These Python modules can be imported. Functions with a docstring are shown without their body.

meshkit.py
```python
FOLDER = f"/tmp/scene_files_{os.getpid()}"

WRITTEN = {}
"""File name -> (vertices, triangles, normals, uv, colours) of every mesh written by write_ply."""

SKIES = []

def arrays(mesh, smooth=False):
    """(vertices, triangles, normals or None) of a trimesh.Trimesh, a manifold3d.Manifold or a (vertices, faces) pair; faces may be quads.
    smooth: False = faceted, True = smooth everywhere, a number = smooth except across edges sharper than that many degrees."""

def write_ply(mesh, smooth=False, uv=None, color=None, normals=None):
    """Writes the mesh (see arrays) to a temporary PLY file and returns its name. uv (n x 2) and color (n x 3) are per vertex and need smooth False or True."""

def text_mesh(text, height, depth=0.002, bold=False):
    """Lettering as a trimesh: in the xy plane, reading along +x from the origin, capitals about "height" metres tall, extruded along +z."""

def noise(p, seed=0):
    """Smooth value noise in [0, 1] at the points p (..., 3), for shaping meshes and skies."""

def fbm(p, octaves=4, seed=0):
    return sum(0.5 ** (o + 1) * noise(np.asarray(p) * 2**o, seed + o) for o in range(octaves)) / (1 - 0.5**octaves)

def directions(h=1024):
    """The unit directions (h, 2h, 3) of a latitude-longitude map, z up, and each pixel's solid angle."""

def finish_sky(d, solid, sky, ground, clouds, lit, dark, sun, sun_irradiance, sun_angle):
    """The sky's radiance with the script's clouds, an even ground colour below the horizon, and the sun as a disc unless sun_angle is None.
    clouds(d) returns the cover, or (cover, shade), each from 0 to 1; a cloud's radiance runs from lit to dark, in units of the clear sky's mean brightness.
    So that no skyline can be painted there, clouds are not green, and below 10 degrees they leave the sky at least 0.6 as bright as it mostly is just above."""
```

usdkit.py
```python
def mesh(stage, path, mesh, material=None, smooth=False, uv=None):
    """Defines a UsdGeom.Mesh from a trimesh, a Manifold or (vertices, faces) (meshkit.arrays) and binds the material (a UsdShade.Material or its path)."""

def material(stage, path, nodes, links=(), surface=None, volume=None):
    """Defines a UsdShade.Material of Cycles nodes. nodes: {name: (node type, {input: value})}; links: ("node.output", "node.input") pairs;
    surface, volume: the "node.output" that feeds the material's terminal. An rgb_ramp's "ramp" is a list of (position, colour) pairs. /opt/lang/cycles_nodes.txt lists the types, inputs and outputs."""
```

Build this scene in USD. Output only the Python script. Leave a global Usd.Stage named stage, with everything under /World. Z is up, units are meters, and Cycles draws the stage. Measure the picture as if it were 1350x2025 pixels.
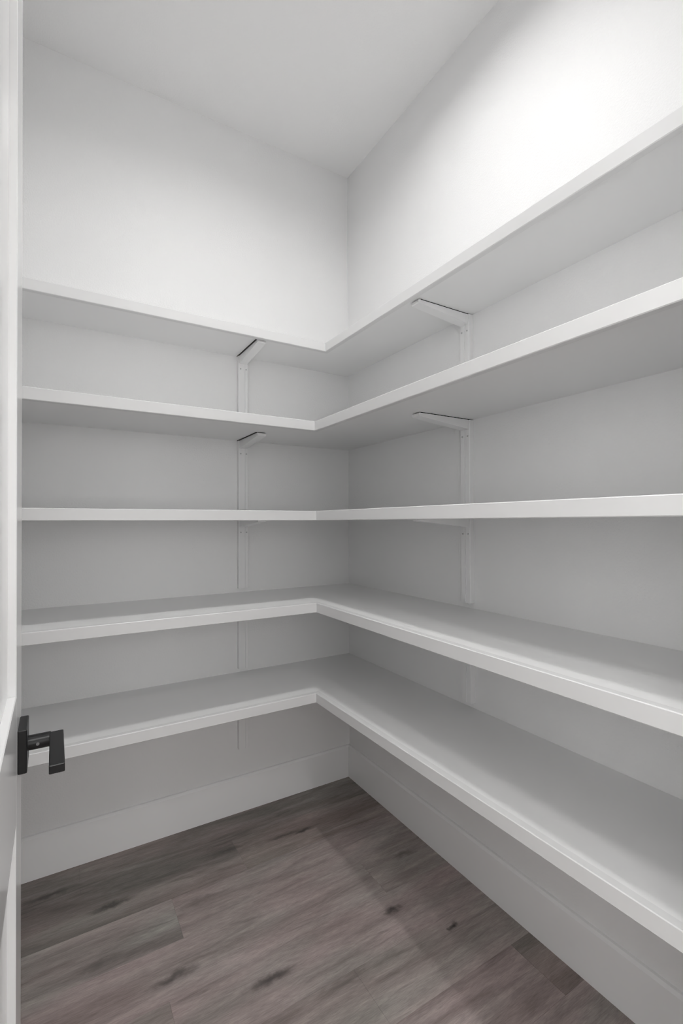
import math, random
import numpy as np
import trimesh
from shapely.geometry import Point, Polygon, box as sbox
import usdkit
from pxr import Usd, UsdGeom, UsdShade, UsdLux, Gf, Sdf

random.seed(7)
stage = Usd.Stage.CreateInMemory()
UsdGeom.SetStageUpAxis(stage, UsdGeom.Tokens.z)
UsdGeom.SetStageMetersPerUnit(stage, 1.0)
UsdGeom.Xform.Define(stage, '/World')

# ------------------------------------------------------------------ camera, light levels, exposure
CAM = (-1.28491, -2.05892, 1.28140)
YAW, PITCH, ROLL = 0.543043, 0.008514, -0.003546
FPX, CY = 939.675, 1025.0
EXPOSURE = -0.06
PANTRY_LAMP = 216.0          # emission of the pantry ceiling lamp
HALL_LAMP = 55.0             # emission of the lamp in the hall outside the door
PANTRY_LAMP_AT = (-0.69, -1.02)
CAN_DEPTH = 0.026            # how deep the lens sits in the ceiling
HALL_LAMP_AT = (-1.12, -2.40)
HALL_FILL = 4.1  # emission of the fill light added at the far end of the hall
SIDE_FILL = 4.6           # emission of the fill light added on the hall side wall

cam = UsdGeom.Camera.Define(stage, '/World/camera')
fwd = np.array([math.sin(YAW) * math.cos(PITCH), math.cos(YAW) * math.cos(PITCH), math.sin(PITCH)])
rgt = np.array([math.cos(YAW), -math.sin(YAW), 0.0])
up = np.cross(rgt, fwd)
cr, sr = math.cos(ROLL), math.sin(ROLL)
rgt, up = rgt * cr + up * sr, up * cr - rgt * sr
M = Gf.Matrix4d(*rgt, 0, *up, 0, *(-fwd), 0, *CAM, 1)
cam.AddTransformOp().Set(M)
cam.CreateHorizontalApertureAttr(36.0)
cam.CreateVerticalApertureAttr(54.0)
cam.CreateFocalLengthAttr(FPX / 1350 * 36.0)
cam.CreateVerticalApertureOffsetAttr((CY - 1012.5) / 1350 * 36.0)
cam.CreateClippingRangeAttr(Gf.Vec2f(0.01, 50))
cam.CreateExposureAttr(EXPOSURE)

# ------------------------------------------------------------------ materials
MAT = {}


def paint(name, col, rough, bump=0.0, scale=200.0, spec=0.5):
    nodes = {'p': ('principled_bsdf', {'base_color': col, 'roughness': rough, 'specular_ior_level': spec})}
    links = []
    if bump:
        nodes.update({'g': ('geometry', {}), 'n': ('noise_texture', {'scale': scale, 'detail': 3.0, 'roughness': 0.55}),
                      'b': ('bump', {'distance': bump, 'strength': 1.0})})
        links = [('g.position', 'n.vector'), ('n.fac', 'b.height'), ('b.normal', 'p.normal')]
    MAT[name] = usdkit.material(stage, '/World/Looks/' + name, nodes, links, surface='p.BSDF')


paint('wall_paint', (0.89, 0.89, 0.89), 0.55, 0.0010, 170.0)
paint('ceiling_paint', (0.93, 0.93, 0.93), 0.7, 0.0008, 170.0)
paint('shelf_paint', (0.915, 0.915, 0.915), 0.38)
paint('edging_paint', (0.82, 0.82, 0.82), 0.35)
paint('trim_paint', (0.945, 0.945, 0.945), 0.25)
paint('door_paint', (0.86, 0.86, 0.86), 0.17)
paint('bracket_paint', (0.90, 0.90, 0.90), 0.35)
paint('black_metal', (0.009, 0.009, 0.0095), 0.36, spec=0.35)
paint('gap_shade_paint', (0.03, 0.03, 0.03), 0.8)
paint('screw_metal', (0.6, 0.6, 0.6), 0.4)
paint('set_screw_metal', (0.2, 0.2, 0.2), 0.35)
paint('subfloor', (0.05, 0.045, 0.04), 0.9)
paint('brass', (0.55, 0.55, 0.54), 0.35)


def lamp_material(name, strength):
    MAT[name] = usdkit.material(stage, '/World/Looks/' + name, {'e': ('emission', {'color': (1, 0.995, 0.985), 'strength': strength})}, surface='e.emission')


lamp_material('pantry_lamp_glow', PANTRY_LAMP)
lamp_material('hall_lamp_glow', HALL_LAMP)
lamp_material('hall_fill_glow', HALL_FILL)
lamp_material('side_fill_glow', SIDE_FILL)

# knots of the floor boards: x, y, half length, half width, strength
KNOTS = [(-1.12, -0.285, 0.10, 0.020, 0.75), (-0.99, -0.655, 0.10, 0.022, 0.7), (-1.175, -0.50, 0.07, 0.030, 0.35), (-0.40, -0.272, 0.06, 0.016, 0.8),
         (-0.765, -0.80, 0.10, 0.024, 0.75), (-0.33, -0.79, 0.05, 0.020, 0.8), (-0.20, -0.94, 0.026, 0.016, 0.95), (-0.48, -0.26, 0.10, 0.012, 0.5),
         (-0.70, -0.225, 0.12, 0.02, 0.5), (-0.86, -0.42, 0.13, 0.022, 0.45), (-1.30, -0.125, 0.12, 0.02, 0.6), (-0.12, -0.60, 0.08, 0.025, 0.5)]


def wood(name, light, dark, shift):
    nodes = {
        'g': ('geometry', {}),
        'm': ('mapping', {'location': (shift, shift * 1.7, 0), 'scale': (1.7, 12.0, 1.0)}),
        'n': ('noise_texture', {'scale': 1.0, 'detail': 4.0, 'roughness': 0.55, 'distortion': 0.9}),
        'm2': ('mapping', {'location': (shift * 2.3, shift, 0), 'scale': (38.0, 420.0, 1.0)}),
        'n2': ('noise_texture', {'scale': 1.0, 'detail': 3.0, 'roughness': 0.6, 'distortion': 0.3}),
        'm4': ('mapping', {'location': (shift * 0.3, shift * 3.1, 0), 'scale': (5.0, 42.0, 1.0)}),
        'n4': ('noise_texture', {'scale': 1.0, 'detail': 3.0, 'roughness': 0.6, 'distortion': 1.2}),
        'r': ('rgb_ramp', {'ramp': [(0.30, dark), (0.50, tuple(0.45 * a + 0.55 * b for a, b in zip(dark, light))), (0.68, light)]}),
        'r2': ('map_range', {'from_min': 0.28, 'from_max': 0.72, 'to_min': 0.80, 'to_max': 1.16}),
        'r4': ('map_range', {'from_min': 0.3, 'from_max': 0.7, 'to_min': 0.82, 'to_max': 1.14}),
        'cc': ('combine_xyz', {}),
        'm3': ('mapping', {'location': (shift * 1.9 + 3.1, shift * 0.7, 0), 'scale': (1.5, 15.0, 1.0)}),
        'n3': ('noise_texture', {'scale': 1.0, 'detail': 5.0, 'roughness': 0.65, 'distortion': 1.6}),
        'r3': ('map_range', {'from_min': 0.56, 'from_max': 0.74, 'to_min': 0.0, 'to_max': 0.62, 'clamp': True}),
        'vx': ('mix_color', {'blend_type': 'mix', 'b': tuple(0.50 * c for c in dark)}),
        'm5': ('mapping', {'location': (shift, 2.0, 0), 'scale': (2.2, 7.0, 1.0)}),
        'n5': ('noise_texture', {'scale': 1.0, 'detail': 2.0}),
        'r5': ('rgb_ramp', {'ramp': [(0.35, (0.965, 1.0, 0.975)), (0.62, (1.045, 0.985, 0.985))]}),
        'tx': ('mix_color', {'blend_type': 'multiply', 'fac': 1.0}),
        'x1': ('math', {'math_type': 'multiply'}),
        'x2': ('mix_color', {'blend_type': 'multiply', 'fac': 1.0}),
        'dn': ('noise_texture', {'scale': 28.0, 'detail': 3.0, 'roughness': 0.6}),
        'ds': ('vector_math', {'math_type': 'subtract', 'vector2': (0.5, 0.5, 0.5)}),
        'dm': ('vector_math', {'math_type': 'multiply', 'vector2': (0.06, 0.035, 0.0)}),
        'da': ('vector_math', {'math_type': 'add'}),
        'kx': ('mix_color', {'blend_type': 'mix', 'b': tuple(0.15 * c for c in dark)}),
        'bp': ('bump', {'distance': 0.0004, 'strength': 0.6}),
        'p': ('principled_bsdf', {'roughness': 0.48, 'specular_ior_level': 0.4}),
    }
    links = [('g.position', 'm.vector'), ('m.vector', 'n.vector'), ('n.fac', 'r.fac'), ('g.position', 'm2.vector'), ('m2.vector', 'n2.vector'), ('n2.fac', 'r2.value'),
             ('g.position', 'm4.vector'), ('m4.vector', 'n4.vector'), ('n4.fac', 'r4.value'), ('r2.result', 'x1.value1'), ('r4.result', 'x1.value2'),
             ('x1.value', 'cc.x'), ('x1.value', 'cc.y'), ('x1.value', 'cc.z'), ('r.color', 'x2.a'), ('cc.vector', 'x2.b'),
             ('g.position', 'dn.vector'), ('dn.color', 'ds.vector1'), ('ds.vector', 'dm.vector1'), ('dm.vector', 'da.vector1'), ('g.position', 'da.vector2')]
    last = None
    for i, (x, y, a, b, s) in enumerate(KNOTS):
        nodes[f'k{i}s'] = ('vector_math', {'math_type': 'subtract', 'vector2': (x, y, 0)})
        nodes[f'k{i}m'] = ('vector_math', {'math_type': 'multiply', 'vector2': (1 / a, 1 / b, 0)})
        nodes[f'k{i}l'] = ('vector_math', {'math_type': 'length'})
        nodes[f'k{i}r'] = ('map_range', {'range_type': 'smoothstep', 'from_min': 1.0, 'from_max': 0.1, 'to_min': 0.0, 'to_max': s, 'clamp': True})
        links += [('da.vector', f'k{i}s.vector1'), (f'k{i}s.vector', f'k{i}m.vector1'), (f'k{i}m.vector', f'k{i}l.vector1'), (f'k{i}l.value', f'k{i}r.value')]
        if last is None:
            last = f'k{i}r.result'
        else:
            nodes[f'k{i}x'] = ('math', {'math_type': 'maximum'})
            links += [(last, f'k{i}x.value1'), (f'k{i}r.result', f'k{i}x.value2')]
            last = f'k{i}x.value'
    links += [('g.position', 'm3.vector'), ('m3.vector', 'n3.vector'), ('n3.fac', 'r3.value'), ('r3.result', 'vx.fac'), ('x2.result', 'vx.a'),
              ('g.position', 'm5.vector'), ('m5.vector', 'n5.vector'), ('n5.fac', 'r5.fac'), ('vx.result', 'tx.a'), ('r5.color', 'tx.b'),
              (last, 'kx.fac'), ('tx.result', 'kx.a'), ('kx.result', 'p.base_color'), ('x1.value', 'bp.height'), ('bp.normal', 'p.normal')]
    MAT[name] = usdkit.material(stage, '/World/Looks/' + name, nodes, links, surface='p.BSDF')


WOODS = ['wood_pink', 'wood_grey', 'wood_brown', 'wood_taupe', 'wood_dark']
wood('wood_pink', (0.455, 0.392, 0.378), (0.265, 0.224, 0.214), 0.0)
wood('wood_grey', (0.405, 0.370, 0.350), (0.220, 0.199, 0.188), 5.3)
wood('wood_brown', (0.370, 0.316, 0.296), (0.195, 0.164, 0.152), 9.1)
wood('wood_taupe', (0.435, 0.385, 0.365), (0.242, 0.212, 0.200), 13.7)
wood('wood_dark', (0.335, 0.296, 0.279), (0.172, 0.151, 0.141), 21.9)

# ------------------------------------------------------------------ helpers
taken = {}


def numbered(parent, name):
    k = (parent, name)
    n = taken.get(k, 0)
    taken[k] = n + 1
    return f'{parent}/{name}' if n == 0 else f'{parent}/{name}_{n:03d}'


def tag(prim, label=None, cat=None, group=None, kind=None):
    for k, v in (('label', label), ('category', cat), ('group', group), ('kind', kind)):
        if v:
            prim.SetCustomDataByKey(k, v)
    return prim


def obj(name, mesh, mat, parent='/World', smooth=False):
    path = numbered(str(parent), name)
    usdkit.mesh(stage, path, mesh, MAT[mat], smooth=smooth)
    return path


def thing(name, loc=(0, 0, 0), rotz=0.0):
    path = numbered('/World', name)
    x = UsdGeom.Xform.Define(stage, path)
    x.AddTranslateOp().Set(Gf.Vec3d(*loc))
    if rotz:
        x.AddRotateZOp().Set(rotz)
    return path


def prim(path):
    return stage.GetPrimAtPath(path)


def bx(x0, x1, y0, y1, z0, z1):
    m = trimesh.creation.box((x1 - x0, y1 - y0, z1 - z0))
    m.apply_translation(((x0 + x1) / 2, (y0 + y1) / 2, (z0 + z1) / 2))
    return m


def cbx(x0, x1, y0, y1, z0, z1, c=0.0015):
    """A box with all its edges chamfered: the hull of three shrunken boxes."""
    pts = []
    for a, b, d in ((0, c, c), (c, 0, c), (c, c, 0)):
        for x in (x0 + a, x1 - a):
            for y in (y0 + b, y1 - b):
                for z in (z0 + d, z1 - d):
                    pts.append((x, y, z))
    return trimesh.convex.convex_hull(np.array(pts))


def cat(*ms):
    return trimesh.util.concatenate(list(ms))


def sweep(profile, ends0, ends1, place):
    """A prism of the closed profile [(u, z)], whose two ends lie at ends0(u) and ends1(u); place(s, u, z) gives the point."""
    n = len(profile)
    v = [place(ends0(u), u, z) for u, z in profile] + [place(ends1(u), u, z) for u, z in profile]
    f = [(i, (i + 1) % n, n + (i + 1) % n) for i in range(n)] + [(i, n + (i + 1) % n, n + i) for i in range(n)]
    f += [(0, i + 1, i) for i in range(1, n - 1)] + [(n, n + i, n + i + 1) for i in range(1, n - 1)]
    m = trimesh.Trimesh(np.array(v, float), np.array(f), process=False)
    if m.volume < 0:
        m.invert()
    return m


# ------------------------------------------------------------------ the room
CEIL = 3.048
XL = -1.50                   # left wall
YF = -1.92                   # front wall (with the doorway), pantry side
YFO = -2.035                 # front wall, hall side
DOOR_L, DOOR_R, DOOR_H = -1.372, -0.585, 2.45
HALL_X0, HALL_X1, HALL_Y, HALL_Z = -2.7, 0.9, -4.3, 2.75

tag(prim(obj('wall_back', bx(XL - 0.12, 0.12, 0.0, 0.12, 0, CEIL), 'wall_paint')), 'white textured back wall behind the left run of shelves', 'wall', kind='structure')
tag(prim(obj('wall_right', bx(0.0, 0.12, YF, 0.0, 0, CEIL), 'wall_paint')), 'white textured right wall behind the long right run of shelves', 'wall', kind='structure')
tag(prim(obj('wall_left', bx(XL - 0.12, XL, YF, 0.0, 0, CEIL), 'wall_paint')), 'white left wall hidden behind the open door', 'wall', kind='structure')
fw = cat(bx(XL - 0.12, DOOR_L, YFO, YF, 0, CEIL), bx(DOOR_R, 0.12, YFO, YF, 0, CEIL), bx(DOOR_L, DOOR_R, YFO, YF, DOOR_H, CEIL))
tag(prim(obj('wall_front', fw, 'wall_paint')), 'white wall with the doorway, out of the picture', 'wall', kind='structure')
CAN_R = 0.082
cl = trimesh.creation.extrude_polygon(sbox(XL - 0.12, YFO, 0.12, 0.12).difference(Point(*PANTRY_LAMP_AT).buffer(CAN_R, 32)), 0.1, engine='earcut')
cl.apply_translation((0, 0, CEIL))
tag(prim(obj('ceiling', cl, 'ceiling_paint')), 'plain white ceiling meeting the two walls at the corner', 'ceiling', kind='structure')

# the hall outside the door, from where light falls in
hw = cat(bx(HALL_X0 - 0.1, HALL_X0, HALL_Y, YFO, 0, HALL_Z), bx(HALL_X1, HALL_X1 + 0.1, HALL_Y, YFO, 0, HALL_Z),
         bx(HALL_X0 - 0.1, HALL_X1 + 0.1, HALL_Y - 0.1, HALL_Y, 0, HALL_Z),
         bx(HALL_X0 - 0.1, XL - 0.12, YFO, YFO + 0.1, 0, HALL_Z), bx(0.12, HALL_X1 + 0.1, YFO, YFO + 0.1, 0, HALL_Z))
tag(prim(obj('wall_hall', hw, 'wall_paint')), 'white walls of the hall outside the doorway, out of the picture', 'wall', kind='structure')
tag(prim(obj('ceiling_hall', bx(HALL_X0 - 0.1, HALL_X1 + 0.1, HALL_Y - 0.1, YFO, HALL_Z, HALL_Z + 0.1), 'ceiling_paint')), 'white hall ceiling outside the doorway, out of the picture', 'ceiling', kind='structure')

# floor: boards laid along x
fl = thing('floor')
tag(prim(fl), 'grey-brown wood-look plank floor with dark knots', 'floor', kind='structure')
obj('subfloor', bx(HALL_X0 - 0.1, HALL_X1 + 0.1, HALL_Y - 0.1, 0.12, -0.05, -0.006), 'subfloor', fl)
PW, PL = 0.180, 1.22
JOINTS = {0: -1.206, 1: -0.672, 2: -0.942, 3: -0.30, 4: -1.02, 5: -0.55, 6: -0.10, 7: -0.83}
TONES = {(0, 0): 'wood_dark', (0, 1): 'wood_dark', (1, 0): 'wood_dark', (1, 1): 'wood_brown', (2, 0): 'wood_grey', (2, 1): 'wood_pink',
         (3, 0): 'wood_pink', (3, 1): 'wood_taupe', (4, 0): 'wood_taupe', (4, 1): 'wood_pink', (5, 0): 'wood_taupe', (5, 1): 'wood_taupe', (6, 0): 'wood_pink', (6, 1): 'wood_brown', (7, 0): 'wood_taupe', (7, 1): 'wood_pink'}
rng = random.Random(3)
row = 0
while -PW * row > HALL_Y:
    y1, y0 = -PW * row, -PW * (row + 1)
    j = JOINTS.get(row, -0.2 - 1.1 * rng.random())
    lo, hi = (XL, 0.0) if y0 > YF + 0.001 else (HALL_X0, HALL_X1)
    cuts = [j + PL * k for k in range(-3, 3)]
    edges = [lo] + [c for c in cuts if lo + 0.02 < c < hi - 0.02] + [hi]
    for a, b in zip(edges[:-1], edges[1:]):
        side = 0 if a < j - 0.001 else 1
        mat = TONES.get((row, side)) or rng.choice(WOODS)
        obj('plank', cbx(a + 0.0001, b - 0.0001, y0 + 0.0001, y1 - 0.0001, -0.006, 0.0, 0.0004), mat, fl)
    row += 1

# baseboards (thin eased top)
BB_T, BB_H = 0.0155, 0.1555
prof = [(0, 0.0), (BB_T, 0.0), (BB_T, BB_H - 0.0075), (BB_T - 0.0075, BB_H), (0, BB_H + 0.001)]
tag(prim(obj('baseboard_back', sweep(prof, lambda u: XL + u, lambda u: -u, lambda s, u, z: (s, -u, z)), 'trim_paint')), 'tall white baseboard along the back wall', 'baseboard', kind='structure')
tag(prim(obj('baseboard_right', sweep(prof, lambda u: YF + u, lambda u: -u, lambda s, u, z: (-u, s, z)), 'trim_paint')), 'tall white baseboard along the right wall under the lowest shelf', 'baseboard', kind='structure')
tag(prim(obj('baseboard_left', sweep(prof, lambda u: YF + u, lambda u: -u, lambda s, u, z: (XL + u, s, z)), 'trim_paint')), 'white baseboard on the left wall behind the door', 'baseboard', kind='structure')

# door jamb and casing
tr = thing('trim_1')
tag(prim(tr), 'white door jamb and casing around the doorway, out of the picture', 'door frame', kind='structure')
obj('jamb', cbx(DOOR_L, DOOR_L + 0.008, YFO, YF - 0.0, 0, DOOR_H), 'trim_paint', tr)
obj('jamb', cbx(DOOR_R - 0.02, DOOR_R, YFO, YF, 0, DOOR_H), 'trim_paint', tr)
obj('jamb', cbx(DOOR_L + 0.008, DOOR_R - 0.02, YFO, YF, DOOR_H - 0.02, DOOR_H), 'trim_paint', tr)
obj('casing', cbx(DOOR_R - 0.01, DOOR_R + 0.08, YF, YF + 0.016, 0, DOOR_H + 0.09), 'trim_paint', tr)
obj('casing', cbx(DOOR_L - 0.08, DOOR_R - 0.01, YF, YF + 0.016, DOOR_H, DOOR_H + 0.09), 'trim_paint', tr)
obj('casing', cbx(DOOR_L - 0.08, DOOR_L, YF, YF + 0.016, 0, DOOR_H), 'trim_paint', tr)

# ------------------------------------------------------------------ shelves
# name order from the top: z of top, front of the back run (-y), front of the right run (-x)
TH = 0.0372                  # height of the front edging
NT = 0.019                   # thickness of the edging
BT = 0.028                   # thickness of the boards
SHELVES = [(2.0547, 0.2778, 0.2881, 'shallow topmost white L-shaped shelf, narrower than the ones below it'),
           (1.6764, 0.4229, 0.4174, 'white L-shaped shelf second from the top, under the shallow topmost one'),
           (1.3265, 0.4235, 0.4129, 'middle white L-shaped shelf whose front edge is seen straight on'),
           (0.9708, 0.4375, 0.4204, 'white L-shaped shelf with its top in view, second from the floor'),
           (0.6155, 0.4160, 0.4113, 'lowest white L-shaped shelf, just above the baseboards')]
for zt, db, dr, label in SHELVES:
    s = thing('pantry_shelf', (0, 0, zt))
    tag(prim(s), label, 'shelf', 'built-in pantry shelves')
    yb, xr = db - NT, dr - NT
    obj('board', bx(XL, 0, -yb, 0, -BT, 0), 'shelf_paint', s)
    obj('board', bx(-xr, 0, YF, -yb - 0.0003, -BT, 0), 'shelf_paint', s)
    c = 0.0018
    pf = [(0, -TH), (NT - c, -TH), (NT, -TH + c), (NT, -c), (NT - c, 0), (0, 0)]
    obj('edging', sweep(pf, lambda u: XL, lambda u: -xr - u, lambda q, u, z: (q, -yb - u, z)), 'edging_paint', s)
    obj('edging', sweep(pf, lambda u: YF, lambda u: -yb - u - 0.0004, lambda q, u, z: (-xr - u, q, z)), 'edging_paint', s)

# ------------------------------------------------------------------ shelf brackets
BW, BE, BL = 0.044, 0.021, 0.308


def bracket(loc, rotz, arm, label):
    """Built with its back on the plane y = 0, reaching to -y, its top at z = 0."""
    b = thing('shelf_bracket', loc, rotz)
    tag(prim(b), label, 'shelf bracket', 'white shelf brackets on the two walls')
    h, g = BW / 2, 0.005
    pl = Polygon([(-h, 0), (h, 0), (h, -BE + 0.0015), (h - 0.0015, -BE), (0.004 + g, -BE), (0.004 + g, -BE + 0.003), (0.004 - g, -BE + 0.003), (0.004 - g, -BE), (-h + 0.0015, -BE), (-h, -BE + 0.0015)])
    up_ = trimesh.creation.extrude_polygon(pl, BL - 0.0025, engine='earcut')
    up_.apply_translation((0, 0, -BL))
    obj('upright', up_, 'bracket_paint', b)
    # the arm: deep at the wall, thin at the tip
    a0, aw = BE, 0.036
    pts = []
    for x in (-aw / 2, aw / 2):
        for y, z0, z1 in ((-a0, -0.036, -0.0025), (-a0 - 0.03, -0.028, -0.0025), (-arm + 0.004, -0.014, -0.0025), (-arm, -0.011, -0.0045)):
            pts += [(x, y, z0), (x, y, z1)]
    obj('arm', trimesh.convex.convex_hull(np.array(pts)), 'bracket_paint', b)
    obj('gap_shade', bx(-BW / 2 - 0.0008, aw / 2, -arm + 0.012, -0.001, -0.0025, 0.0), 'gap_shade_paint', b)  # dark strip standing in for the shadow gap between arm and board
    for x in (-0.012, 0.014):
        sc = trimesh.creation.cylinder(0.0032, 0.003, sections=16)
        sc.apply_transform(trimesh.transformations.rotation_matrix(math.pi / 2, (1, 0, 0)))
        sc.apply_translation((x, -BE - 0.0005, -0.060))
        obj('screw', sc, 'screw_metal', b)


ORD = ['the topmost shallow shelf', 'the second shelf from the top', 'the middle shelf', 'the fourth shelf from the top', 'the lowest shelf']
for i, (zt, db, dr, _) in enumerate(SHELVES):
    zu = zt - BT
    arm = 0.245
    bracket((-0.565, 0, zu), 0.0, arm, f'white metal bracket on the back wall under {ORD[i]}')
for i, (zt, db, dr, _) in enumerate(SHELVES):
    zu = zt - BT
    arm = 0.250
    bracket((0, -0.826, zu), -90.0, arm, f'white metal bracket on the right wall under {ORD[i]}')

# ------------------------------------------------------------------ the open door
DX = -1.330                  # face towards the doorway
DT = 0.035
DY0, DY1 = -1.895, -1.140    # hinge edge, latch edge
SW = 0.115
DZ0, DZ1 = 0.012, 2.435
d = thing('door_1', (DX, DY0, 0))
tag(prim(d), 'white two-panel door standing open at the left edge, with black lever handle', 'door', kind='structure')
W = DY1 - DY0


def leaf(name, y0, y1, z0, z1, x0=-DT, x1=0.0, c=0.0012):
    return obj(name, cbx(x0, x1, y0, y1, z0, z1, c), 'door_paint', d)


leaf('stile', 0, SW, DZ0, DZ1)
leaf('stile', W - SW, W, DZ0, DZ1)
LR0, LR1 = 0.862, 1.040
leaf('rail', SW, W - SW, DZ0, 0.25)
leaf('rail', SW, W - SW, LR0, LR1)
leaf('rail', SW, W - SW, DZ1 - 0.125, DZ1)
leaf('panel', SW - 0.003, W - SW + 0.003, 0.247, LR0 + 0.003, -DT + 0.0105, -0.0105)
leaf('panel', SW - 0.003, W - SW + 0.003, LR1 - 0.003, DZ1 - 0.122, -DT + 0.0105, -0.0105)
for z in (0.2, 1.2, 2.2):
    hg = trimesh.creation.cylinder(0.006, 0.09, sections=20)
    hg.apply_translation((-DT - 0.004, -0.004, z))
    obj('hinge', hg, 'black_metal', d)


def handle(side, label):
    """side 1: on the face towards the doorway; -1: on the other face."""
    hy, hz, R = W - 0.060, 0.951, 0.0315

    def X(a, b):
        return (a, b) if side > 0 else (-DT - b, -DT - a)
    rose = cbx(*X(0.0, 0.0115), hy - R, hy + R, hz - R, hz + R, 0.0012)
    r = obj('door_handle', rose, 'black_metal', d)
    tag(prim(r), label)
    sh = trimesh.creation.cylinder(0.0108, 0.029, sections=40)
    sh.apply_transform(trimesh.transformations.rotation_matrix(math.pi / 2, (0, 1, 0)))
    sh.apply_translation((side * (0.0115 + 0.0145) + (0 if side > 0 else -DT), hy, hz))
    obj('neck', sh, 'black_metal', r, smooth=40)
    obj('lever', cbx(*X(0.039, 0.0575), hy - 0.119, hy + 0.003, hz - 0.0020, hz + 0.0095, 0.0010), 'black_metal', r)
    obj('lever_end', cbx(*X(0.0395, 0.0570), hy - 0.0108, hy + 0.0108, hz - 0.0112, hz - 0.0025, 0.0010), 'black_metal', r)
    gs = trimesh.creation.cylinder(0.0022, 0.003, sections=16)
    gs.apply_transform(trimesh.transformations.rotation_matrix(math.pi / 2, (1, 0, 0)))
    gs.apply_translation((side * 0.024 + (0 if side > 0 else -DT), hy - 0.0105, hz))
    obj('set_screw', gs, 'set_screw_metal', r)


handle(1, 'square black lever door handle')
handle(-1, None)
obj('latch_plate', cbx(-DT + 0.005, -0.005, W - 0.001, W + 0.0008, 0.951 - 0.028, 0.951 + 0.028, 0.0004), 'black_metal', d)

# ------------------------------------------------------------------ lamps
def ring(r0, r1, z0, z1):
    m = trimesh.creation.annulus(r0, r1, z1 - z0, sections=64)
    m.apply_translation((0, 0, (z0 + z1) / 2))
    return m


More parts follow.
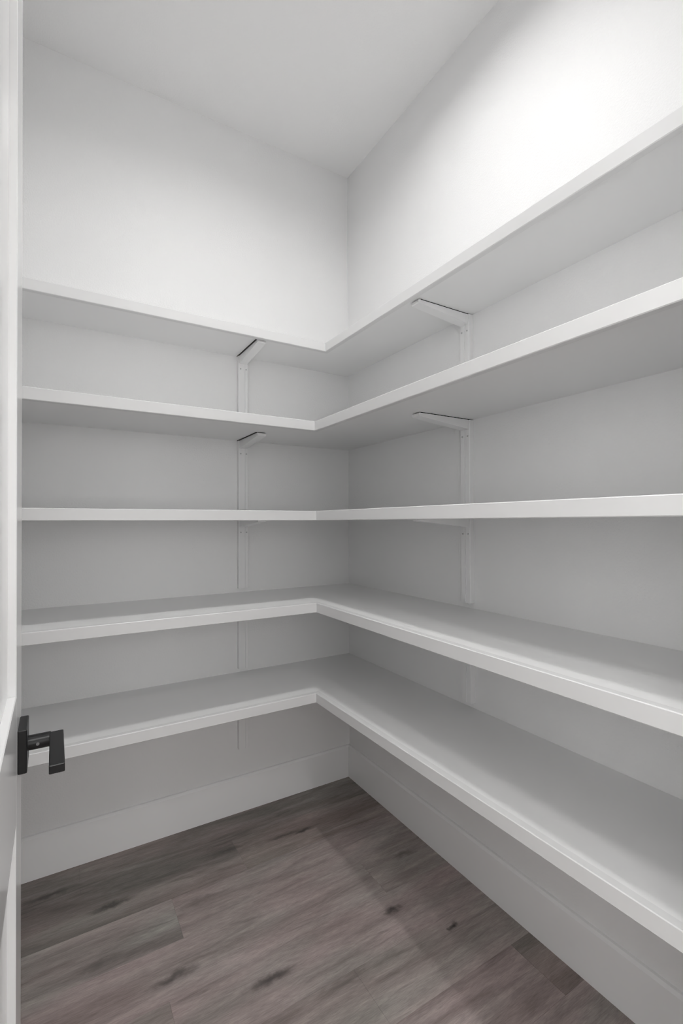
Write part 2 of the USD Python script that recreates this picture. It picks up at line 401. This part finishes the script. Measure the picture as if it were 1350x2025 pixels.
def disc(r, z0, z1):
    m = trimesh.creation.cylinder(r, z1 - z0, sections=64)
    m.apply_translation((0, 0, (z0 + z1) / 2))
    return m


t = thing('ceiling_light', (*PANTRY_LAMP_AT, CEIL))
tag(prim(t), 'round recessed white downlight in the pantry ceiling, out of the picture', 'ceiling light')
obj('trim_ring', ring(CAN_R - 0.004, CAN_R + 0.014, -0.004, -0.0005), 'trim_paint', t)
obj('baffle', ring(CAN_R - 0.004, CAN_R - 0.001, -0.0005, CAN_DEPTH + 0.02), 'trim_paint', t)
obj('cap', disc(CAN_R - 0.004, CAN_DEPTH + 0.012, CAN_DEPTH + 0.02), 'trim_paint', t)
obj('lens', disc(CAN_R - 0.006, CAN_DEPTH, CAN_DEPTH + 0.006), 'pantry_lamp_glow', t)

t = thing('hall_light', (*HALL_LAMP_AT, HALL_Z))
tag(prim(t), 'round flat white light on the hall ceiling outside the doorway', 'ceiling light')
obj('trim_ring', ring(0.15, 0.165, -0.006, 0.0), 'trim_paint', t)
obj('lens', disc(0.15, -0.004, 0.0), 'hall_lamp_glow', t)


def window(name, loc, rotz, w0, w1, z0, z1, glow, label):
    """Unseen fill light added in the hall, as a framed glowing panel. Built on the plane y = 0, its room side at +y."""
    w = thing(name, loc, rotz)
    tag(prim(w), label, 'window', kind='structure')
    obj('fill_pane', bx(w0, w1, 0.002, 0.008, z0, z1), glow, w)
    for a in (w0 - 0.06, (w0 + w1) / 2 - 0.03, w1):
        obj('frame', cbx(a, a + 0.06, 0.0005, 0.04, z0 - 0.06, z1 + 0.06), 'trim_paint', w)
    for a in (z0 - 0.06, z1):
        obj('frame', cbx(w0, w1, 0.0005, 0.045, a, a + 0.06), 'trim_paint', w)


window('window_1', (0, HALL_Y, 0), 0.0, -1.75, -0.25, 0.75, 2.35, 'hall_fill_glow', 'added fill light with a white frame at the far end of the hall, out of the picture')
window('window_2', (HALL_X0, 0, 0), -90.0, 2.45, 4.15, 0.75, 2.35, 'side_fill_glow', 'added fill light with a white frame on the side wall of the hall, out of the picture')
